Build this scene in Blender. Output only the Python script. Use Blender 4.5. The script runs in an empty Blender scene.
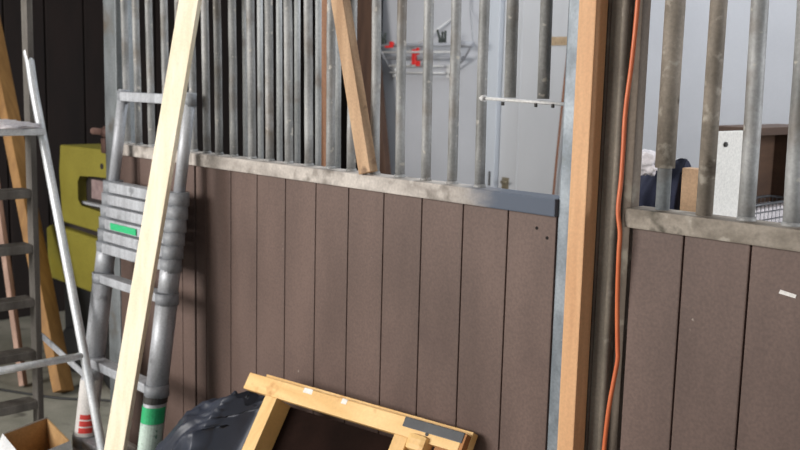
import bpy, bmesh, math, random
from mathutils import Vector, Matrix, noise
random.seed(7)
SC = bpy.context.scene
COL = SC.collection

# ------------------------------------------------------------------ helpers
class MB:
    """collects shapes, links them as ONE mesh object"""
    def __init__(self): self.bm = bmesh.new()
    def hexa(self, pts, bev=0.0):
        b = self.bm
        vs = [b.verts.new(p) for p in pts]
        fs = [b.faces.new([vs[i] for i in f]) for f in ((0,3,2,1),(4,5,6,7),(0,1,5,4),(1,2,6,5),(2,3,7,6),(3,0,4,7))]
        if bev > 0:
            es = list({e for f in fs for e in f.edges})
            bmesh.ops.bevel(b, geom=es, offset=bev, segments=2, affect='EDGES', profile=0.6)
        return self
    def box(self, x0, x1, y0, y1, z0, z1, bev=0.0):
        return self.hexa([(x0,y0,z0),(x1,y0,z0),(x1,y1,z0),(x0,y1,z0),(x0,y0,z1),(x1,y0,z1),(x1,y1,z1),(x0,y1,z1)], bev)
    def beam(self, p0, p1, ex, wx, wy, bev=0.0):
        """bar from p0 to p1; wx = size along ex, wy = size across"""
        p0, p1 = Vector(p0), Vector(p1)
        d = (p1-p0).normalized(); ex = Vector(ex); ex = (ex - d*ex.dot(d)).normalized(); ey = d.cross(ex)
        c = [(-.5,-.5),(.5,-.5),(.5,.5),(-.5,.5)]
        return self.hexa([p + ex*wx*a + ey*wy*b for p in (p0,p1) for a,b in c], bev)
    def tube(self, pts, r, seg=14, cap=True):
        pts = [Vector(p) for p in pts]; n = len(pts)
        rs = r if isinstance(r, (list, tuple)) else [r]*n
        rings = []; ref = None
        for i, p in enumerate(pts):
            d = (pts[min(i+1,n-1)] - pts[max(i-1,0)]).normalized()
            if ref is None: ref = d.orthogonal().normalized()
            u = (ref - d*ref.dot(d)).normalized(); ref = u; v = d.cross(u)
            rings.append([self.bm.verts.new(p + (u*math.cos(2*math.pi*k/seg) + v*math.sin(2*math.pi*k/seg))*rs[i]) for k in range(seg)])
        for a, b in zip(rings, rings[1:]):
            for k in range(seg):
                f = self.bm.faces.new((a[k], a[(k+1)%seg], b[(k+1)%seg], b[k])); f.smooth = True
        if cap:
            self.bm.faces.new(rings[0][::-1]); self.bm.faces.new(rings[-1])
        return self
    def prism(self, poly, y0, y1, bev=0.0):
        """poly in XZ, extruded over y0..y1"""
        b = self.bm
        A = [b.verts.new((x,y0,z)) for x,z in poly]; B = [b.verts.new((x,y1,z)) for x,z in poly]
        n = len(poly); fs = [b.faces.new(A), b.faces.new(B[::-1])]
        fs += [b.faces.new((A[i],B[i],B[(i+1)%n],A[(i+1)%n])) for i in range(n)]
        if bev > 0:
            bmesh.ops.bevel(b, geom=list({e for f in fs for e in f.edges}), offset=bev, segments=3, affect='EDGES', profile=0.6)
        return self
    def build(self, name, m, parent=None):
        o0 = ROOTLOC.get(parent.name, Vector()) if parent else Vector()
        bmesh.ops.recalc_face_normals(self.bm, faces=self.bm.faces[:])
        if parent: bmesh.ops.translate(self.bm, verts=self.bm.verts[:], vec=-o0)
        else:
            zs = [v.co.z for v in self.bm.verts]; c = sum((v.co for v in self.bm.verts), Vector())/len(zs)
            o0 = Vector((c.x, c.y, min(zs))); bmesh.ops.translate(self.bm, verts=self.bm.verts[:], vec=-o0)
        me = bpy.data.meshes.new(name); self.bm.to_mesh(me); self.bm.free()
        me.materials.append(m)
        o = bpy.data.objects.new(name, me); COL.objects.link(o)
        if parent: o.parent = parent; ROOTLOC[o.name] = o0
        else: o.location = o0; ROOTLOC[o.name] = o0
        return o

ROOTLOC = {}
def thing(name, label, cat, loc, group=None):
    o = bpy.data.objects.new(name, None); COL.objects.link(o); o.location = loc
    o.empty_display_size = .1
    ROOTLOC[o.name] = Vector(loc)
    return tag(o, label, cat, group)
def tag(o, label, cat, group=None):
    o['label'] = label; o['category'] = cat
    if group: o['group'] = group
    return o
def struct(o): o['kind'] = 'structure'; return o

# ------------------------------------------------------------------ materials
def s2l(c): return tuple((x/255/12.92 if x/255 <= .04045 else ((x/255+.055)/1.055)**2.4) for x in c) + (1,)
def mat(name, c1, c2, scale=(8,8,8), rough=.6, metal=0., detail=6, lo=.35, hi=.65, specks=None, bump=.0, fine=.12, coat=0., dist=0., worn=None, spec=.5):
    """two-tone noise material; scale stretches the noise; specks=(colour, threshold, scale)"""
    m = bpy.data.materials.new(name); m.use_nodes = True
    nt = m.node_tree; N = nt.nodes; L = nt.links; P = N['Principled BSDF']
    tc = N.new('ShaderNodeTexCoord'); mp = N.new('ShaderNodeMapping'); mp.inputs['Scale'].default_value = scale
    L.new(tc.outputs['Object'], mp.inputs['Vector'])
    n1 = N.new('ShaderNodeTexNoise'); n1.inputs['Scale'].default_value = 1; n1.inputs['Detail'].default_value = detail; n1.inputs['Distortion'].default_value = dist
    L.new(mp.outputs[0], n1.inputs['Vector'])
    r = N.new('ShaderNodeValToRGB'); r.color_ramp.elements[0].position = lo; r.color_ramp.elements[1].position = hi
    r.color_ramp.elements[0].color = s2l(c1); r.color_ramp.elements[1].color = s2l(c2)
    L.new(n1.outputs['Fac'], r.inputs['Fac']); out = r.outputs['Color']
    if fine:
        n2 = N.new('ShaderNodeTexNoise'); n2.inputs['Scale'].default_value = 140; n2.inputs['Detail'].default_value = 3
        L.new(tc.outputs['Object'], n2.inputs['Vector'])
        mr = N.new('ShaderNodeMapRange'); mr.inputs['From Min'].default_value=.3; mr.inputs['From Max'].default_value=.7
        mr.inputs['To Min'].default_value = 1-fine; mr.inputs['To Max'].default_value = 1+fine
        L.new(n2.outputs['Fac'], mr.inputs['Value'])
        hs = N.new('ShaderNodeVectorMath'); hs.operation = 'SCALE'
        L.new(out, hs.inputs[0]); L.new(mr.outputs[0], hs.inputs['Scale']); out = hs.outputs[0]
    for sp in (specks or []):
        n3 = N.new('ShaderNodeTexNoise'); n3.inputs['Scale'].default_value = sp[2]; n3.inputs['Detail'].default_value = 4
        L.new(tc.outputs['Object'], n3.inputs['Vector'])
        rr = N.new('ShaderNodeValToRGB'); rr.color_ramp.elements[0].position = sp[1]; rr.color_ramp.elements[1].position = sp[1]+sp[3]
        L.new(n3.outputs['Fac'], rr.inputs['Fac'])
        mx = N.new('ShaderNodeMix'); mx.data_type = 'RGBA'; L.new(rr.outputs['Color'], mx.inputs['Factor'])
        L.new(out, mx.inputs['A']); mx.inputs['B'].default_value = s2l(sp[0]); out = mx.outputs['Result']
    if worn:      # bare patch where the dust was knocked off one end of the rail
        sx = N.new('ShaderNodeSeparateXYZ'); L.new(tc.outputs['Object'], sx.inputs[0])
        ad = N.new('ShaderNodeMath'); ad.operation = 'MULTIPLY_ADD'; L.new(n1.outputs['Fac'], ad.inputs[0]); ad.inputs[1].default_value = .3; L.new(sx.outputs['X'], ad.inputs[2])
        rr = N.new('ShaderNodeMapRange'); rr.interpolation_type = 'SMOOTHSTEP'; rr.inputs['From Min'].default_value = worn[1]+.15; rr.inputs['From Max'].default_value = worn[2]+.15
        L.new(ad.outputs[0], rr.inputs['Value'])
        mx = N.new('ShaderNodeMix'); mx.data_type = 'RGBA'; L.new(rr.outputs[0], mx.inputs['Factor'])
        L.new(out, mx.inputs['A']); mx.inputs['B'].default_value = s2l(worn[0]); out = mx.outputs['Result']
    P.inputs['Specular IOR Level'].default_value = spec
    L.new(out, P.inputs['Base Color'])
    P.inputs['Roughness'].default_value = rough; P.inputs['Metallic'].default_value = metal
    P.inputs['Coat Weight'].default_value = coat
    if bump:
        b = N.new('ShaderNodeBump'); b.inputs['Strength'].default_value = bump; b.inputs['Distance'].default_value = .004
        L.new(n1.outputs['Fac'], b.inputs['Height']); L.new(b.outputs[0], P.inputs['Normal'])
    return m

M = dict(
 board   = mat('brown_board', (89,71,64), (107,87,79), (5,5,1.6), .62, bump=.2, fine=.14, specks=[((150,136,126),.755,30,.05),((78,60,56),.62,3,.25)]),
 backing = mat('dark_backing', (22,15,13), (30,21,18), rough=.9),
 fshade   = mat('frame_shade', (24,15,12), (34,22,18), rough=1, spec=.1),  # near-black colour stands in for shade within the pine frame
 galv    = mat('galvanised_steel', (116,121,123), (150,155,158), (14,14,5), .55, .25, specks=[((112,102,92),.56,9,.2)], bump=.2),
 galv2   = mat('mottled_zinc_strip', (100,108,115), (142,150,157), (16,16,9), .5, .3, specks=[((95,95,92),.6,12,.15),((205,205,200),.7,30,.04)]),
 bar     = mat('dusty_bar_steel', (116,116,114), (164,164,163), (22,22,6), .6, .15, specks=[((108,97,86),.52,7,.2),((188,182,172),.64,38,.08)], bump=.3),
 barin   = mat('inner_bar_steel', (150,152,152), (188,190,190), (22,22,5), .6, .1, specks=[((118,104,92),.58,8,.2)]),
 bardirt = mat('crusted_bar_steel', (112,103,92), (148,138,126), (20,20,8), .75, .1, specks=[((176,168,156),.58,30,.12),((80,70,60),.6,14,.1)], bump=.4),
 rail    = mat('dusty_rail_steel', (158,150,143), (198,190,182), (9,20,20), .75, .05, specks=[((118,110,102),.58,12,.12),((205,198,190),.62,28,.12)], bump=.3),
 raillong= mat('long_rail_steel', (158,150,143), (198,190,182), (9,20,20), .75, .05, specks=[((118,110,102),.58,12,.12),((205,198,190),.62,28,.12)], bump=.3, worn=((86,94,108),.44,.62)),
 railw   = mat('worn_rail_end', (92,97,106), (134,140,150), (9,20,20), .5, .3, specks=[((170,166,160),.62,20,.1)]),
 raildirt= mat('grimy_rail_steel', (122,113,102), (164,154,142), (10,22,22), .8, .05, specks=[((188,180,168),.62,18,.12),((90,84,74),.6,14,.1)], bump=.3),
 post    = mat('grimy_post_steel', (80,69,59), (110,98,86), (12,12,4), .75, .1, specks=[((124,116,104),.6,18,.12)], bump=.3),
 channel = mat('grimy_channel_steel', (102,94,84), (132,123,111), (14,14,4), .7, .15, specks=[((146,140,130),.62,22,.1)], bump=.3),
 stud    = mat('orange_stud_wood', (202,152,108), (220,172,126), (30,30,2.5), .6, fine=.06, dist=.4),
 pale    = mat('pale_timber', (238,223,192), (249,237,212), (40,40,2.5), .6, fine=.05, dist=.3),
 plank   = mat('weathered_tan_timber', (166,132,100), (194,160,126), (26,26,3), .7, fine=.1, specks=[((120,92,68),.66,14,.08)]),
 brownw  = mat('dark_brown_timber', (66,46,36), (86,62,48), (24,24,3), .75),
 lath    = mat('reddish_lath', (160,112,82), (184,134,100), (30,30,3), .7),
 ochre   = mat('ochre_timber', (136,98,52), (160,118,66), (26,26,3), .7, fine=.1),
 pinkw   = mat('pinkish_lath', (150,120,104), (178,146,128), (26,26,3), .7),
 pine    = mat('yellow_pine', (226,180,112), (242,202,138), (3,24,24), .5, fine=.05, dist=.5, specks=[((206,150,86),.62,16,.12)]),
 pined   = mat('yellow_pine_leg', (222,176,108), (238,198,134), (26,4,4), .5, fine=.05, dist=.5),
 endgr   = mat('pine_end_grain', (150,98,52), (178,122,70), (20,20,20), .7),
 tape    = mat('dark_grey_tape', (52,54,58), (66,68,72), (10,10,10), .45),
 white   = mat('white_paint', (226,222,214), (240,238,232), rough=.5),
 alu     = mat('brushed_aluminium', (166,168,173), (192,195,200), (40,40,3), .55, .3, specks=[((140,142,146),.62,16,.1)]),
 aludk   = mat('dull_aluminium', (98,93,88), (128,123,117), (20,20,3), .6, .3, specks=[((96,90,82),.6,9,.2)]),
 alubr   = mat('bright_aluminium', (214,218,222), (236,238,240), (30,30,4), .4, .25),
 cap     = mat('grey_ladder_plastic', (128,131,136), (152,155,160), rough=.55),
 capdk   = mat('dark_ladder_plastic', (52,50,48), (66,64,62), rough=.6),
 green   = mat('green_sticker', (44,172,110), (58,190,128), rough=.5),
 mint    = mat('pale_mint_sticker', (182,204,192), (204,222,212), rough=.5, specks=[((120,160,140),.62,60,.05)]),
 red     = mat('red_print', (196,52,48), (208,66,58), rough=.5),
 labelw  = mat('label_white', (214,210,206), (226,222,218), rough=.5),
 yellow  = mat('yellow_plastic', (122,114,44), (136,128,54), (5,5,5), .45, specks=[((140,124,30),.62,5,.2)]),
 ydark   = mat('dark_machine_recess', (30,24,24), (42,34,32), rough=.7),
 plate   = mat('pinkish_grey_plate', (128,108,108), (150,130,128), (30,30,30), .6),
 blackpl = mat('black_plastic', (22,22,23), (30,30,31), rough=.55),
 card    = mat('brown_cardboard', (172,134,88), (190,152,104), (10,10,10), .8),
 cardw   = mat('white_card_face', (196,198,200), (216,216,216), (10,10,10), .7),
 bag     = mat('black_bag_film', (36,40,52), (54,60,74), (6,6,6), .48, fine=.03),
 cable   = mat('orange_cable', (206,104,62), (216,118,74), rough=.45, fine=.03),
 cord    = mat('rusty_brown_cord', (112,74,54), (134,92,68), rough=.7),
 wall    = mat('pale_wall_paint', (172,173,178), (184,185,190), (1.4,1.4,1.4), .75, fine=.02),
 doorp   = mat('pale_door_paint', (176,176,178), (184,184,186), (2,2,1), .6, fine=.02),
 jamb    = mat('bluish_white_jamb', (180,184,191), (188,192,198), (2,2,1), .6, fine=.02),
 plaque  = mat('brass_lock_plate', (112,102,84), (130,120,100), rough=.5, metal=.3),
 paper   = mat('brown_paper_tape', (150,128,100), (172,148,118), (40,40,40), .7, specks=[((110,88,66),.58,60,.1)]),
 darkw   = mat('dark_barn_timber', (20,12,10), (30,19,16), (10,10,2), .9),
 concrete= mat('concrete_floor', (112,110,98), (140,136,124), (5,5,5), .9, bump=.2, specks=[((78,74,66),.6,8,.15)]),
 ceil    = mat('ceiling_boards', (92,78,66), (112,96,82), (8,1,8), .85),
 navy    = mat('navy_cloth', (30,34,52), (44,48,70), (20,20,20), .9),
 cloth   = mat('white_cloth', (222,216,220), (236,230,232), (16,16,16), .9),
 teal    = mat('teal_cloth', (44,128,140), (58,146,156), (16,16,16), .9),
 block   = mat('light_wood_block', (180,146,114), (202,168,134), (24,24,3), .7),
 cabw    = mat('cabinet_white_board', (222,220,214), (236,234,228), (3,3,3), .5),
 cabbr   = mat('cabinet_brown_wood', (72,52,40), (92,68,52), (3,3,20), .65),
 cabed   = mat('cabinet_edge_wood', (160,132,92), (182,152,110), (20,20,3), .65),
 wire    = mat('grey_wire', (92,94,98), (112,114,118), rough=.5, metal=.5),
 grey    = mat('grey_coated_rod', (136,137,142), (152,153,158), rough=.45),
 rodw    = mat('white_coated_rod', (200,199,198), (216,215,214), rough=.4),
 redpl   = mat('red_plastic', (204,38,36), (216,50,46), rough=.4),
 dkpl    = mat('dark_green_plastic', (44,50,46), (58,64,60), rough=.5),
 rust    = mat('rusty_steel', (122,92,84), (148,116,106), (20,20,20), .7, .2),
)

# ------------------------------------------------------------------ the setting
struct(MB().box(-7.2, 3.2, -7.0, 4.2, -.1, 0).build('floor', M['concrete']))
struct(MB().box(-7.2, 3.2, -4.2, 4.2, 3.0, 3.1).build('ceiling', M['ceil']))
b = MB()
for i in range(43): b.box(-6.16, -6.1, -6.9+i*.26, -6.9+i*.26+.25, 0, 3.0, .006)
b.box(-6.2, -6.15, -6.9, 4.2, 0, 3.0); struct(b.build('wall_left', M['darkw']))
b = MB()
for i in range(36): b.box(-6.1+i*.26, -6.1+i*.26+.25, 4.0, 4.06, 0, 3.0, .006)
b.box(-6.1, 3.2, 4.05, 4.1, 0, 3.0); struct(b.build('wall_back', M['darkw']))
struct(MB().box(1.6, 1.7, -.0, 4.0, 0, 3.0).build('wall_right', M['wall']))
# pale rendered wall of the room behind the stalls, with a door opening
b = MB(); b.box(-4.82, -3.84, 2.6, 2.75, 0, 3.0); b.box(-2.95, 1.6, 2.6, 2.75, 0, 3.0); b.box(-3.84, -2.95, 2.6, 2.75, 2.12, 3.0)
struct(b.build('wall_room', M['wall']))
d = bpy.data.objects.new('door_1', None); COL.objects.link(d); d.location = (-3.4,2.6,0); ROOTLOC['door_1'] = Vector((-3.4,2.6,0)); struct(d)
b = MB(); b.box(-3.795, -2.96, 2.615, 2.655, .01, 2.08, .004); b.box(-3.665,-3.655, 2.611, 2.617, .05, 2.05, .002); b.build('door_leaf', M['doorp'], d)
b = MB(); b.box(-3.90, -3.80, 2.58, 2.66, 0, 2.16, .004); b.box(-3.80, -2.95, 2.58, 2.66, 2.085, 2.16, .004); b.build('door_frame', M['jamb'], d)
b = MB(); b.box(-3.762, -3.712, 2.607, 2.617, .90, 1.01, .003); b.tube([(-3.737,2.607,.985),(-3.737,2.575,.985)], .009); b.tube([(-3.737,2.578,.985),(-3.69,2.572,.985)], .008); b.build('door_handle', M['plaque'], d)
MB().box(-3.838, -3.826, 2.574, 2.582, .955, 1.04, .001).build('strike_plate', M['capdk'], d)
b = MB(); b.box(-3.50, -3.335, 2.612, 2.6155, 1.775, 1.822); o = b.build('paper_tape', M['paper'], d); o['label'] = 'strip of mottled brown paper tape'

# ------------------------------------------------------------------ stall fronts
ZR0, ZR1, ZTOP = 1.25, 1.293, 2.22
def stall_panel(name, label, x0, x1, grooves, bars, railm, barm, worn=None, short=(), rod=None, r_bar=.0133):
    t = thing(name, label, 'stall panel', ((x0+x1)/2, .02, 0), 'horse stall front panels')
    b = MB(); g = [x0] + [q for q in grooves if x0+.02 < q < x1-.02] + [x1]
    for a, c in zip(g, g[1:]): b.box(a+.0018, c-.0018, 0, .034, .10, ZR0+.01, .003)
    b.build('board', M['board'], t)
    MB().box(x0+.002, x1-.002, .03, .045, .08, ZR0+.005).build('board_backing', M['backing'], t)
    xe = worn if worn else x1+(.006 if x1 < -1.3 else 0)
    b = MB().box(x0 if x0 < -1.3 else x0-.012, xe, -.018, .056, ZR0, ZR1, .004)
    b.build('rail', railm, t)
    MB().box(x0, x1, -.018, .056, .05, .10, .004).build('bottom_rail', railm, t)
    MB().box(x0, x1, -.012, .05, ZTOP-.03, ZTOP+.02, .004).build('top_rail', M['galv'], t)
    for x in bars:
        ln = -.024 if x < -2.3 else -.014
        n = 9; pts = [(x + ln*(k/n)*(ZTOP-ZR1) + random.uniform(-.0012,.0012), .025, ZR1-.004 + (ZTOP-ZR1-.02)*k/n) for k in range(n+1)]
        b = MB().tube(pts, r_bar, 16); b.tube([(x,.025,ZR1-.003),(x,.025,ZR1+.008)], [r_bar+.004,r_bar+.001], 16); b.build('bar', barm if not (r_bar > .017 and x > -.96) else M['bar'], t)
    for x in short:
        MB().tube([(x+.004,.025,1.523),(x,.025,1.85),(x-.006,.025,ZTOP-.02)], .0148, 16).build('bar', barm, t)
    if rod:
        b = MB().tube([(rod[0],.022,1.519),(rod[1],.022,1.512)], .0042, 10); b.tube([(rod[0]-.006,.02,1.519),(rod[0]+.006,.02,1.519)], .009, 8)
        o = b.build('cross_rod', M['rodw'], t); o['label'] = 'thin whitish rod across the feed opening'
        for x in list(short)+[rod[1]-.035]: MB().tube([(x-.012,.018,1.512),(x-.012,.018,1.503)], .004, 8).build('rod_bolt', M['capdk'], o)
    return t
G = lambda a, n: [a + .15*i for i in range(n)]
stall_panel('stall_panel', 'dim end stall panel with close grey bars behind the telescopic ladder', -3.505, -2.968, [-3.35,-3.20,-3.05],
            [-3.478,-3.392,-3.296,-3.189,-3.093,-3.010], M['rail'], M['bar'])
tl = stall_panel('stall_panel', 'longest brown boarded stall panel, with shortened bars over a square feed opening', -2.960, -1.398,
            [-2.895,-2.745]+G(-2.597,8), [-2.925,-2.850,-2.762,-2.659,-2.561,-2.462,-2.362,-2.259,-2.165,-2.063,-1.961,-1.860,-1.761,-1.665],
            M['raillong'], M['bar'], worn=None, short=(-1.586+.005,-1.478), rod=(-1.66,-1.392))
tr = stall_panel('stall_panel', 'brown stall panel with thick crusty bars beside the orange cable', -1.192, .9,
            [-1.064+.15*i for i in range(13)], [-1.035+.0942*i for i in range(1,20)], M['raildirt'], M['bardirt'], r_bar=.0172)
o = MB().hexa([(-.849,-.0012,1.160),(-.815,-.0012,1.156),(-.813,-.0012,1.163),(-.846,-.0012,1.168)]+[(-.849,.0012,1.160),(-.815,.0012,1.156),(-.813,.0012,1.163),(-.846,.0012,1.168)]).build('paint_scuff', M['labelw'], tr); o['label'] = 'whitish scuff mark'
# first two bars of that panel differ: one has a sleeve that stops short of the rail
for x in (-1.035,): MB().tube([(x,.025,ZR1-.004),(x,.025,1.7),(x,.025,ZTOP-.02)], .0175, 16).build('bar', M['bardirt'], tr)
o = MB().tube([(-1.135,.025,ZR1-.004),(-1.135,.025,ZTOP-.02)], .0155, 16).build('bar', M['galv'], tr)
MB().tube([(-1.135,.025,1.385),(-1.135,.025,1.8),(-1.135,.025,ZTOP-.03)], .0215, 16).build('bar_sleeve', M['bardirt'], o)

for (x,z) in ((-1.456,1.215),(-1.424,1.195)): MB().tube([(x,-.001,z),(x,.002,z)], .0042, 8).build('screw_hole', M['backing'], tl)
# sliding door parked behind the long panel
t = thing('sliding_door', 'barred sliding door parked close behind the long stall panel', 'door', (-2.55,.12,0))
for x in (-2.806,-2.72,-2.615,-2.52,-2.414,-2.32):
    MB().tube([(x,.105,1.24),(x-.016,.105,ZTOP-.1)], .0098, 14).build('bar', M['barin'], t)
MB().box(-2.88,-2.25,.085,.125,1.20,1.25,.004).build('rail', M['galv'], t)
MB().box(-2.88,-2.25,.085,.125,ZTOP-.11,ZTOP-.06,.004).build('top_rail', M['galv'], t)
b = MB()
for i in range(4): b.box(-2.878+i*.157,-2.878+i*.157+.154,.088,.12,.06,1.20,.003)
b.build('board', M['board'], t)
b = MB(); b.box(-2.85,-2.82,.09,.12,.0,.06); b.box(-2.31,-2.28,.09,.12,.0,.06); b.build('floor_runner', M['galv'], t)

# posts
t = thing('steel_post', 'wide galvanised steel post at the dark end of the stall front', 'post', (-3.565,.05,0), 'stall front posts')
MB().box(-3.612,-3.512,0,.10,0,2.98,.006).build('post_tube', M['galv'], t)
o = MB().tube([(-3.61,.03,1.325),(-3.645,.03,1.326),(-3.66,.03,1.326),(-3.662,.03,1.326),(-3.77,.03,1.325)],[.026,.026,.026,.014,.014]).build('latch_bolt', M['rust'], t)
b = MB().box(-3.640,-3.606,-.006,.03,1.245,1.305,.006); o = b.build('latch_bracket', M['rust'], t); o['label'] = 'rusty pinkish latch bracket'

t = thing('steel_post', 'grimy steel post with an open channel between the two brown stall panels', 'post', (-1.30,.06,0), 'stall front posts')
MB().box(-1.391,-1.350,-.006,.11,0,2.98,.004).build('zinc_flange', M['galv2'], t)
MB().box(-1.350,-1.278,-.004,.11,0,2.98,.003).build('post_tube', M['post'], t)
b = MB(); b.box(-1.2775,-1.246,.002,.03,0,2.98); b.tube([(-1.240,.0,0),(-1.240,.0,2.98)], .009, 12); b.box(-1.248,-1.232,0,.045,0,2.98,.002)
b.build('channel', M['channel'], t)
MB().box(-1.2315,-1.206,.012,.045,0,2.98,.002).build('side_plate', M['post'], t)

# orange stud fixed in front of the post
tag(MB().box(-1.327,-1.281,-.053,-.007,0,2.96,.003).build('timber_stud', M['stud']), 'upright orange softwood stud in front of the grimy steel post', 'timber')
# orange cable
pts = [(-1.196,-.02,1.9),(-1.198,-.02,1.74),(-1.204,-.02,1.614),(-1.213,-.02,1.506),(-1.212,-.022,1.42),(-1.211,-.025,1.354),(-1.211,-.03,1.287),(-1.203,-.03,1.239),(-1.204,-.028,1.188),(-1.207,-.02,1.103),(-1.208,-.012,1.03),(-1.205,-.01,.975),(-1.203,-.01,.948),(-1.208,-.012,.9),(-1.215,-.015,.835),(-1.222,-.015,.731),(-1.23,-.015,.5),(-1.225,-.02,.2),(-1.23,-.03,.02),(-1.27,-.12,.008),(-1.4,-.2,.007)]
pts.insert(0, (-1.19,-.02,2.4)); pts.insert(0,(-1.19,-.02,2.98))
def smooth(p, n=5):
    p = [Vector(q) for q in p]; out = []
    for i in range(len(p)-1):
        a, b_, c, d_ = p[max(i-1,0)], p[i], p[i+1], p[min(i+2,len(p)-1)]
        for k in range(n):
            u = k/n; out.append(.5*((2*b_)+(c-a)*u+(2*a-5*b_+4*c-d_)*u*u+(3*b_-a-3*c+d_)*u**3))
    return out + [p[-1]]
tag(MB().tube(smooth(pts), .0052, 10).build('extension_cable', M['cable']), 'bright orange cable hanging down the grimy steel post', 'cable')

# tan plank leaning on the bars, standing on the rail
b = MB(); b.beam((-2.048,-.014,ZR1+.006),(-2.272,-.020,2.14),(1,0,0),.050,.030,.003)
tag(b.build('timber_plank', M['plank']), 'tan weathered plank leaning against the bars of the long stall panel', 'timber')
# behind the bars
b = MB(); b.beam((-4.53,2.45,.01),(-4.965,2.47,2.6),(1,0,0),.22,.05,.004)
b2 = tag(b.build('timber_plank', M['brownw']), 'dark brown board standing at the edge of the pale wall behind the bars', 'timber')
b = MB(); b.beam((-2.70,.42,.01),(-2.70,.30,2.9),(1,0,0),.022,.03,.002)
tag(b.build('timber_lath', M['lath']), 'thin reddish upright lath seen between the close bars of the sliding door', 'timber')

# drying rack on the pale wall
t = thing('drying_rack', 'white wall-mounted clothes drying rack with rods on the pale wall', 'drying rack', (-4.4,2.6,1.55))
def rack_rod(z, y, r, m, x1): return MB().tube([(-4.69,y,z),(x1,y,z)], r, 10).build('rod', m, t)
rack_rod(1.776,2.44,.011,M['grey'],-3.90)
MB().tube([(-3.99,2.44,1.776),(-3.87,2.44,1.776)], .017, 12).build('rod_cap', M['grey'], t)
rack_rod(1.737,2.48,.007,M['rodw'],-4.06); rack_rod(1.702,2.52,.011,M['grey'],-4.02); rack_rod(1.654,2.54,.006,M['rodw'],-4.20); rack_rod(1.612,2.555,.006,M['rodw'],-4.20)
MB().tube([(-3.885,2.44,1.776),(-4.01,2.52,1.702),(-4.19,2.585,1.60)], .006, 8).build('side_arm', M['grey'], t)
MB().tube([(-4.685,2.44,1.776),(-4.685,2.585,1.60)], .006, 8).build('side_arm', M['grey'], t)
MB().box(-4.22,-4.17,2.585,2.60,1.585,1.665,.003).build('wall_bracket', M['rodw'], t)
MB().box(-4.70,-4.67,2.585,2.60,1.585,1.665,.003).build('wall_bracket', M['rodw'], t)
MB().tube([(-4.50,2.52,1.74),(-4.14,2.585,1.965)], .005, 8).build('strut', M['rodw'], t)
MB().tube([(-4.48,2.53,1.66),(-4.24,2.53,1.745)], .004, 8).build('strut', M['grey'], t)
MB().tube([(-4.03,2.588,2.2),(-4.035,2.58,1.99),(-3.875,2.44,1.78)], .0035, 8).build('hanging_cord', M['grey'], t)
b = MB().box(-4.60,-4.53,2.42,2.4285,1.762,1.775,.003); b.box(-4.56,-4.525,2.42,2.4285,1.772,1.80,.003)
tag(b.build('clothes_peg', M['redpl']), 'red peg on the topmost rod of the drying rack, further from the pale door', 'peg', 'pegs on the drying rack')
b = MB().box(-4.435,-4.40,2.495,2.508,1.66,1.755,.004); b.box(-4.40,-4.365,2.497,2.506,1.650,1.685,.004); b.box(-4.40,-4.375,2.497,2.506,1.72,1.765,.004)
tag(b.build('clothes_peg', M['redpl']), 'forked red peg hanging below the topmost rod of the drying rack', 'peg', 'pegs on the drying rack')
for (x, lab) in ((-4.63, 'dark peg on the drying rack above the plain red peg'), (-4.13, 'dark forked peg standing on the drying rack nearest the pale door')):
    b = MB().box(x-.016,x+.016,2.43,2.45,1.789,1.815,.003); b.beam((x-.012,2.44,1.81),(x-.035,2.44,1.865),(1,0,0),.01,.012,.002); b.beam((x+.006,2.44,1.81),(x+.010,2.44,1.855),(1,0,0),.01,.012,.002)
    if x > -4.4: b.box(x+.025,x+.036,2.435,2.447,1.789,1.86,.002)
    tag(b.build('clothes_peg', M['dkpl']), lab, 'peg', 'pegs on the drying rack')
tag(MB().tube(smooth([(-3.30,2.60,2.05),(-3.30,2.59,1.91),(-3.333,2.585,1.4),(-3.361,2.585,.94),(-3.38,2.585,.4),(-3.39,2.585,.02)],6), .007, 8).build('hanging_cord', M['cord']), 'thin rusty brown cord hanging down the pale door', 'cord')

# ------------------------------------------------------------------ telescopic ladder
def lad(z): return -.042 - .14*(1.48-z)
t = thing('telescopic_ladder', 'grey collapsed telescopic ladder leaning against the stall bars', 'ladder', (-3.16,-.25,0))
XL, XR = -3.382, -2.925
seg = [(0,.20,.043),(.20,.48,.040),(.48,.80,.0375),(.80,.92,.035)]
for X in (XL, XR):
    side = 'left' if X == XL else 'right'
    b = MB()
    for z0, z1, r in seg: b.tube([(X,lad(z0+.02),z0+.02),(X,lad(z1),z1)], r, 22)
    o = b.build('stile_tube', M['alu'], t)
    MB().tube([(X,lad(1.13),1.13),(X,lad(1.50),1.50)], .0205, 18).build('stile_tube', M['alu'], t)
    MB().tube([(X,lad(0),0),(X,lad(.05),.05)], .047, 20).build('rubber_foot', M['capdk'], t)
def rung(z, rx, dep, h=.03):
    b = MB(); y = lad(z)
    b.hexa([(XL-rx*.2,y-dep,z-h/2),(XR+rx*.2,y-dep,z-h/2),(XR+rx*.2,y+dep*.8,z-h/2),(XL-rx*.2,y+dep*.8,z-h/2),(XL-rx*.2,y-dep,z+h/2),(XR+rx*.2,y-dep,z+h/2),(XR+rx*.2,y+dep*.8,z+h/2),(XL-rx*.2,y+dep*.8,z+h/2)], .005)
    o = b.build('rung', M['alu'], t)
    for X in (XL, XR):
        MB().tube([(X,y,z-h*.62),(X,y,z+h*.62)], rx, 20).build('rung_collar', M['cap'], o)
rung(1.475, .0225, .02, .034)
for k in range(6): rung(1.14-.045*k, .0372, .030, .038)
rung(.80, .0405, .028, .032); rung(.485, .043, .03, .034); rung(.185, .0465, .03, .036)
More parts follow.
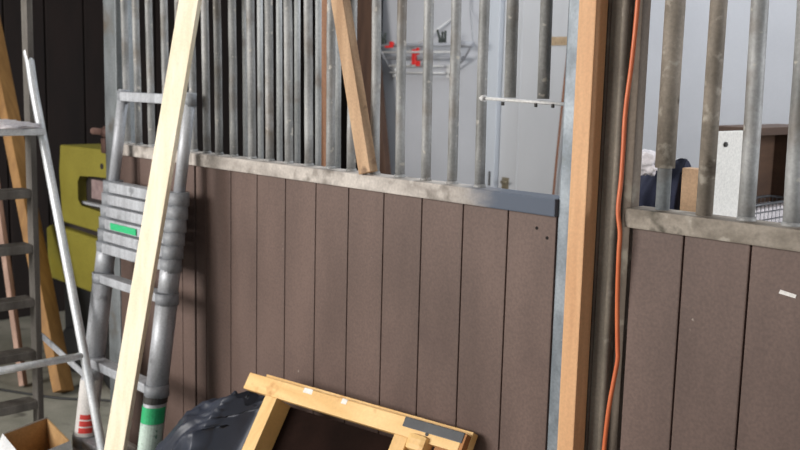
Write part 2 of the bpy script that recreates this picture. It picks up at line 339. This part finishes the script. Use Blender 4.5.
# stickers
def sleeve(X, z0, z1, r, a0, a1, m, name, lab=None, parent=None):
    b = MB(); n = 12
    ri = [[b.bm.verts.new((X+(rr)*math.cos(a0+(a1-a0)*k/n), lad(z)+(rr)*math.sin(a0+(a1-a0)*k/n), z)) for k in range(n+1)] for rr in (r, r+.0015) for z in (z0, z1)]
    A, B, Cc, D = ri
    for k in range(n):
        b.bm.faces.new((A[k],A[k+1],B[k+1],B[k])); b.bm.faces.new((Cc[k],D[k],D[k+1],Cc[k+1]))
        b.bm.faces.new((A[k],Cc[k],Cc[k+1],A[k+1])); b.bm.faces.new((B[k],B[k+1],D[k+1],D[k]))
    for k in (0, n): b.bm.faces.new((A[k],B[k],D[k],Cc[k]))
    o = b.build(name, m, parent or t)
    if lab: o['label'] = lab
    return o
s = sleeve(XL, .205, .42, .0405, -2.2, .3, M['labelw'], 'sticker', 'pale sticker with a red print')
for i, (z0, z1) in enumerate(((.222,.242),(.248,.268),(.274,.292))): sleeve(XL, z0, z1, .0425, -1.2, .05, M['red'], 'red_print', None, s)
sleeve(XR, .376, .432, .0405, -2.4, .5, M['green'], 'sticker', 'green sticker band')
sleeve(XR, .444, .467, .0405, -2.6, .8, M['capdk'], 'dark_band')
s = sleeve(XR, .22, .373, .0405, -2.4, .5, M['mint'], 'sticker', 'pale mint sticker with faint print')
y = lad(1.005)
b = MB().box(XL+.075, XL+.26, y-.036, y-.0325, .992, 1.016); o = b.build('sticker', M['green'], t); o['label'] = 'green sticker on a stacked rung'

# pale batten in front of the ladder
a = math.radians(28); b = MB()
b.beam((-2.884,-.425,.005),(-2.842,-.030,2.10),(math.cos(a),math.sin(a),0),.072,.024,.002)
tag(b.build('timber_batten', M['pale']), 'long pale new batten leaning in front of the telescopic ladder', 'timber')

# ------------------------------------------------------------------ stepladder
Y1, Y0 = -.255, -.70
t = thing('stepladder', 'dull aluminium stepladder with a bright tube support frame', 'stepladder', (-3.5,-.47,0))
for y, nm in ((Y1,'far'),(Y0,'near')):
    MB().box(-3.742,-3.692,y-.012,y+.012,.02,2.02,.003).build('stile', M['aludk'], t)
    MB().box(-3.752,-3.682,y-.018,y+.018,0,.05,.004).build('foot', M['capdk'], t)
b = MB(); b.tube([(-3.717,Y1,2.02),(-3.717,Y0,2.02)], .014, 12); b.build('hand_bar', M['aludk'], t)
for z in (.265,.47,.68,.893,1.108):
    b = MB().box(-3.775,-3.695,Y0+.012,Y1-.012,z-.033,z,.004)
    for k in range(4): b.box(-3.77+k*.019,-3.762+k*.019,Y0+.014,Y1-.014,z,z+.002)
    b.build('step', M['aludk'], t)
b = MB().box(-3.76,-3.565,Y0+.012,Y1-.006,1.325,1.35,.004); b.build('platform', M['alubr'], t)
def legx(z): return -3.72+(1.612-z)*.382
for y in (Y1, Y0):
    b = MB().tube(smooth([(-3.722,y,1.635),(-3.716,y,1.622),(-3.700,y,1.585),(legx(1.45)-.002,y,1.45),(legx(1.0),y,1.0),(legx(.5),y,.5),(legx(.02),y,.02)],6), .0165, 14)
    b.build('support_leg', M['alubr'], t)
    MB().tube([(legx(.0),y,.0),(legx(.04),y,.04)], .019, 12).build('foot', M['capdk'], t)
MB().tube([(legx(.535),Y0,.535),(legx(.535),Y1,.535)], .0135, 12).build('crossbar', M['alubr'], t)
MB().beam((-3.705,Y1+.016,.525),(legx(.44),Y1+.016,.435),(0,1,0),.006,.026,.001).build('spreader', M['alu'], t)
MB().beam((-3.705,Y0-.016,.525),(legx(.44),Y0-.016,.435),(0,1,0),.006,.026,.001).build('spreader', M['alu'], t)

def cloth_blob(c, r, amp, seed, sub=4, flat=None):
    b = MB(); bmesh.ops.create_icosphere(b.bm, subdivisions=sub, radius=1)
    for v in b.bm.verts:
        n = v.co.normalized(); q = n*2.2 + Vector((seed,seed*2,0))
        f = 1 + amp*(noise.noise(q)*.8 + (1-abs(noise.noise(q*1.7)))*.7 - .45 + .35*noise.noise(q*3.5))
        v.co = Vector((c[0]+n.x*r[0]*f, c[1]+n.y*r[1]*f, c[2]+n.z*r[2]*f))
        if flat is not None and v.co.z < flat: v.co.z = flat
    for f in b.bm.faces: f.smooth = True
    return b
tag(cloth_blob((-3.625,-.40,1.357),(.075,.125,.019),.5,3.1,4,1.3505).build('rag', M['cloth']), 'crumpled white rag on top of the stepladder platform', 'rag')
tag(cloth_blob((-3.735,-.385,1.366),(.022,.035,.018),.5,8.3,4,1.3505).build('rag', M['teal']), 'teal rag on the stepladder platform', 'rag')

# ------------------------------------------------------------------ dark passage behind the stepladder
t = thing('yellow_machine', 'yellow plastic-bodied machine with a dark recess in the dark passage', 'machine', (-4.55,.55,0))
yf = .37; xa, xb = -4.815, -4.23
b = MB()
b.prism([(xa+.01,.80),(xa-.005,1.06),(xa+.005,1.195),(xb,1.20),(xb,1.065),(-4.60,1.065),(-4.63,1.03),(-4.63,.93),(-4.59,.895),(xb,.895),(xb,.79)], yf, yf+.32, .012)
b.build('upper_housing', M['yellow'], t)
b = MB().box(-4.64,xb-.01,yf+.05,yf+.28,.89,1.07); b.build('recess_panel', M['ydark'], t)
MB().box(-4.545,-4.36,yf+.035,yf+.052,.945,1.04,.003).build('nameplate', M['plate'], t)
MB().box(-4.63,-4.30,yf+.02,yf+.05,.912,.924,.003).build('trim_bar', M['alu'], t)
MB().tube([(-4.36,yf-.004,1.12),(-4.36,yf+.02,1.12)], .014, 12).build('screw_cap', M['ydark'], t)
b = MB().prism([(-5.03,.47),(-5.04,.74),(-4.98,.765),(xb,.745),(xb,.50),(-4.3,.47)], yf+.02, yf+.36, .015); b.build('lower_housing', M['yellow'], t)
MB().box(-4.95,xb-.02,yf+.06,yf+.3,.735,.81).build('joint_band', M['ydark'], t)
b = MB().box(-4.93,xb-.02,yf+.06,yf+.34,.16,.50,.01); b.build('chassis', M['blackpl'], t)
for x, yy in ((-4.8,yf+.06),(-4.8,yf+.34),(-4.36,yf+.06),(-4.36,yf+.34)):
    MB().tube([(x,yy-.03,.12),(x,yy-.028,.12),(x,yy+.028,.12),(x,yy+.03,.12)], [.10,.12,.12,.10], 24).build('wheel', M['blackpl'], t)

b = MB(); b.beam((-4.475,.205,.01),(-5.57,.295,2.15),(.6,-.6,0),.15,.045,.004)
tag(b.build('timber_plank', M['ochre']), 'wide ochre plank leaning in the dark behind the stepladder', 'timber')
b = MB(); b.beam((-4.70,.10,.008),(-5.3,.14,1.9),(.6,-.6,0),.05,.025,.003)
tag(b.build('timber_lath', M['pinkw']), 'narrow pinkish lath leaning behind the lower steps of the stepladder', 'timber')
tag(MB().tube(smooth([(-4.9,-.1,.006),(-4.6,.05,.006),(-4.40,.16,.006),(-4.2,.33,.006),(-3.95,.36,.006)]), .006, 8).build('floor_cord', M['blackpl']), 'thin black cord lying on the concrete floor beside the ochre plank', 'cord')

# cardboard box
t = thing('cardboard_box', 'open brown cardboard box on the floor under the stepladder', 'box', (-3.40,-.40,0))
P = [Vector((-3.466,-.500,0)), Vector((-3.535,-.300,0)), Vector((-3.245,-.345,0)), Vector((-3.176,-.545,0))]
cen = sum(P, Vector())/4
for i in range(4):
    p, q = P[i], P[(i+1)%4]; n = (cen-(p+q)/2); n.z = 0; n.normalize()
    b = MB(); b.hexa([p,q,q+n*.005,p+n*.005]+[v+Vector((0,0,.245)) for v in (p,q,q+n*.005,p+n*.005)])
    b.build('side_panel', M['card'] , t)
    if i in (0,3,2):
        b = MB(); b.hexa([p-n*.0015+Vector((0,0,.004)),q-n*.0015+Vector((0,0,.004)),q-n*.0002+Vector((0,0,.004)),p-n*.0002+Vector((0,0,.004))]+[v+Vector((0,0,.246)) for v in (p-n*.0015,q-n*.0015,q-n*.0002,p-n*.0002)])
        o = b.build('white_facing', M['cardw'], t)
        b = MB(); lean = -n*.045 + Vector((0,0,-.06)); up = Vector((0,0,.246))
        b.hexa([p+up,q+up,q+up+lean,p+up+lean]+[v+Vector((0,0,.004)) for v in (p+up,q+up,q+up+lean,p+up+lean)]); b.build('flap', M['cardw'], t)
b = MB(); b.hexa([v+Vector((0,0,.002)) for v in P]+[v+Vector((0,0,.006)) for v in P]); b.build('bottom_panel', M['card'], t)
b = MB(); I = [cen+(v-cen)*.95 for v in P]; b.hexa([v+Vector((0,0,.11)) for v in I]+[v+Vector((0,0,.118)) for v in I]); b.build('inner_flap', M['card'], t)

# ------------------------------------------------------------------ pine frame leaning on the stall panel
A = Vector((-2.418,-.152,.660)); Bp = Vector((-1.606,-.054,.668)); e = (Bp-A).normalized()
dn = Vector((0,-.56,-.83)); dn = (dn - e*dn.dot(e)).normalized(); nn = e.cross(dn)
if nn.y > 0: nn = -nn          # outward, towards the viewer
Lr = (Bp-A).length
def pt(u, s, w=0): return A + e*u + dn*s - nn*w      # u along rail, s down the frame, w depth behind the face
def slab(u0,u1,s0,s1,w0,w1,bev=.002,b=None):
    b = b or MB()
    return b.hexa([pt(u0,s0,w0),pt(u1,s0,w0),pt(u1,s1,w0),pt(u0,s1,w0),pt(u0,s0,w1),pt(u1,s0,w1),pt(u1,s1,w1),pt(u0,s1,w1)], bev)
t = thing('wooden_frame', 'yellow pine frame leaning at an angle on the brown stall boards', 'wooden frame', pt(Lr/2,.75,.03))
o = slab(0,Lr-.012,0,.052,0,.024).build('top_rail', M['pine'], t)
slab(.045,Lr,-.013,.046,.0245,.05).build('back_rail', M['pine'], t)
slab(Lr-.0115,Lr-.0015,.001,.051,.001,.024,.001).build('rail_end', M['endgr'], t)
slab(.10,.148,.052,.72,.0,.075).build('leg', M['pined'], t)
slab(.60,.646,.052,.72,.0,.075).build('leg', M['pined'], t)
slab(.148,.60,.62,.665,.01,.05).build('bottom_rail', M['pine'], t)
slab(.149,.599,.055,.62,.068,.074,0).build('shade_sheet', M['fshade'], t)['label'] = 'dark sheet standing in for the shade inside the frame'  # added sheet, coloured dark as the shade between the legs
slab(.652,.715,.036,.082,-.016,.03,.015).build('corner_block', M['pine'], t)
slab(.735,.775,.052,.105,.002,.045).build('end_block', M['endgr'], t)
b = slab(.615,.81,-.001,.027,-.0012,.004,.0015); o = b.build('tape_strip', M['tape'], t); o['label'] = 'strip of dark grey tape'
for u0,u1,s0 in ((.235,.27,-.001),(.385,.405,-.001)):
    slab(u0,u1,s0,.014,-.0008,.003,.0008).build('paint_mark', M['white'], t)
b = MB().tube([pt(.70,.03,.002),pt(.70,.03,-.002)], .005, 10); b.build('screw', M['capdk'], t)

# ------------------------------------------------------------------ black bin bag
def bag():
    b = MB(); bmesh.ops.create_icosphere(b.bm, subdivisions=6, radius=1)
    c, r = Vector((-2.575,-.20,.26)), Vector((.295,.17,.27))
    for v in b.bm.verts:
        n = v.co.normalized(); x, y, z = n
        q = Vector((n.x*1.6, n.y*1.6+n.z*.9, n.z*2.2-n.x*1.2))
        ridge = (1-abs(noise.noise(q*.9+Vector((4,1,2)))))**2*.16 + (1-abs(noise.noise(q*2.0)))**4*.05 + noise.noise(q*4)*.015
        f = .86 + ridge
        p = Vector((c.x + x*r.x*f, c.y + y*r.y*f, c.z + z*r.z*f))
        k = (p.x-c.x)/r.x
        if p.z > .15: p.z += (p.z-.15)*(.50*k)
        p.z = max(p.z, .002); p.y = min(p.y, -.022)
        # stays behind the leaning frame
        if p.x > -2.46:
            u = (p-A); yp = A.y + (A.z-p.z)*(-.56/.83) + .10*(min((p.x+2.46)/.06,1))
            p.y = max(p.y, min(yp, -.024))
        v.co = p
    for f in b.bm.faces: f.smooth = True
    return b
tag(bag().build('bin_bag', M['bag']), 'crumpled black plastic bin bag behind the pine frame', 'bag')

# ------------------------------------------------------------------ right stall contents
t = thing('clothes_stand', 'light wooden upright board holding the clothes in the right stall', 'stand', (-1.38,.57,0))
MB().box(-1.396,-1.336,.55,.59,0,1.342,.003).build('upright_board', M['block'], t)
MB().box(-1.60,-1.336,.592,.618,1.26,1.29,.003).build('crossbar', M['block'], t)
MB().box(-1.53,-1.21,.49,.65,0,.035,.004).build('base', M['block'], t)
def jacket():
    b = MB(); nx, nt = 26, 30; rows = []
    for i in range(nx+1):
        u = i/nx; x = -1.575 + .165*u; row = []
        top = 1.305 + .055*math.sin(min(u*1.15,1)*math.pi*.55)
        for j in range(nt+1):
            a = math.pi*2*j/nt; w = .055 + .012*noise.noise(Vector((u*4,a,1)))
            z = top - .19 + .19*math.cos(a) if True else 0
            y = .605 + w*math.sin(a)*(1.0+.35*(1-math.cos(a))/2) + .012*noise.noise(Vector((u*9,math.sin(a)*3,z*9)))
            row.append(b.bm.verts.new((x+.014*noise.noise(Vector((z*8,a,u))), y, z + .012*noise.noise(Vector((u*6,a*2,3))))))
        rows.append(row)
    for r0, r1 in zip(rows, rows[1:]):
        for j in range(nt):
            f = b.bm.faces.new((r0[j],r0[j+1],r1[j+1],r1[j])); f.smooth = True
    b.bm.faces.new(rows[0][:-1]); b.bm.faces.new(rows[-1][:-1][::-1])
    bmesh.ops.remove_doubles(b.bm, verts=b.bm.verts[:], dist=.0005)
    return b
tag(jacket().build('jacket', M['navy']), 'dark navy jacket heaped over the wooden stand in the right stall', 'jacket')
tag(cloth_blob((-1.478,.49,1.352),(.05,.03,.032),.45,5.7,4).build('towel', M['cloth']), 'small white cloth lying beside the navy jacket', 'cloth')

t = thing('cabinet', 'tall brown wooden cabinet with a white front board in the right stall', 'cabinet', (-1.6,1.35,0))
b = MB(); b.box(-1.66,-1.515,1.185,1.20,0,1.41); b.box(-1.66,-1.515,1.62,1.64,0,1.41); b.box(-1.66,-1.645,1.20,1.62,0,1.41); b.box(-1.645,-1.515,1.20,1.62,.03,.05)
b.build('carcass', M['cabbr'], t)
MB().box(-1.66,-1.495,1.185,1.66,1.41,1.436,.003).build('top', M['cabbr'], t)
MB().box(-1.520,-1.497,.893,.905,0,1.428,.002).build('front_edge', M['cabed'], t)
o = MB().box(-1.515,-1.495,.906,1.098,.0,1.428,.002).build('front_board', M['cabw'], t)
o['label'] = 'white front board'
MB().tube([(-1.496,.965,1.388),(-1.488,.965,1.388)], .008, 10).build('screw', M['capdk'], o)
MB().box(-1.644,-1.52,1.20,1.62,1.075,1.09).build('shelf', M['cabbr'], t)
t = thing('wire_basket', 'wire mesh basket with pale contents on the cabinet shelf', 'basket', (-1.60,1.35,1.0905))
b = MB(); x0,x1,y0,y1,z0,z1 = -1.638,-1.525,1.215,1.59,1.092,1.175
for z in (z0+.002,z0+.028,z0+.055,z1): b.tube([(x0,y0,z),(x1,y0,z),(x1,y1,z),(x0,y1,z),(x0,y0,z)], .0022 if z < z1 else .005, 6)
for i in range(14):
    y = y0+(y1-y0)*i/13; b.tube([(x1,y,z1),(x1,y,z0+.002),(x0,y,z0+.002),(x0,y,z1)], .0018, 6)
for i in range(8):
    x = x0+(x1-x0)*i/7; b.tube([(x,y0,z1),(x,y0,z0+.002),(x,y1,z0+.002),(x,y1,z1)], .0018, 6)
b.build('wire_mesh', M['wire'], t)
tag(MB().box(-1.632,-1.532,1.225,1.58,1.097,1.158,.012).build('folded_cloth', M['cloth']), 'pale folded cloth inside the wire basket', 'cloth')

# ------------------------------------------------------------------ light
w = bpy.data.worlds.new('World'); SC.world = w; w.use_nodes = True
bg = w.node_tree.nodes['Background']; bg.inputs['Color'].default_value = (.86,.92,1,1); bg.inputs['Strength'].default_value = .6
def area(name, loc, target, sx, sy, power, col=(1,1,1)):
    l = bpy.data.lights.new(name, 'AREA'); l.shape = 'RECTANGLE'; l.size = sx; l.size_y = sy; l.energy = power; l.color = col
    o = bpy.data.objects.new(name, l); COL.objects.link(o); o.location = loc
    o.rotation_euler = (Vector(target)-Vector(loc)).to_track_quat('-Z','Y').to_euler(); return o
area('doorway_daylight', (-3.9,-4.7,2.6), (-2.0,0,1.1), 2.8, 2.4, 430, (1,.97,.93))
area('stall_top_fill', (-2.6,1.3,2.95), (-2.6,1.3,0), 2.6, 1.6, 54, (.88,.94,1))  # added fill lamp under the closed ceiling, brightens the pale wall
area('stall_side_fill', (1.5,1.4,1.9), (-1.5,1.3,1.2), 1.2, 1.0, 75, (.95,.97,1))  # added fill lamp by the solid right wall, brightens the white front board

# ------------------------------------------------------------------ camera
cam = bpy.data.cameras.new('camera'); co = bpy.data.objects.new('camera', cam); COL.objects.link(co)
cam.sensor_width = 36; cam.lens = 986.2/800*36; cam.clip_start = .05
r = Vector((0.69362745,0.71991247,0.02463723)); u = Vector((-0.12078673,0.08252225,0.98924246)); fw = Vector((-0.71013487,0.68914157,-0.14419557))
co.matrix_world = Matrix(((r.x,u.x,-fw.x,0),(r.y,u.y,-fw.y,-1.8722),(r.z,u.z,-fw.z,1.5563),(0,0,0,1)))
cam.dof.use_dof = True; cam.dof.focus_distance = 2.1; cam.dof.aperture_fstop = 6.3
SC.camera = co
vs = SC.view_settings; vs.view_transform = 'Standard'; vs.look = 'None'; vs.gamma = 1; vs.use_curve_mapping = False; vs.exposure = 0
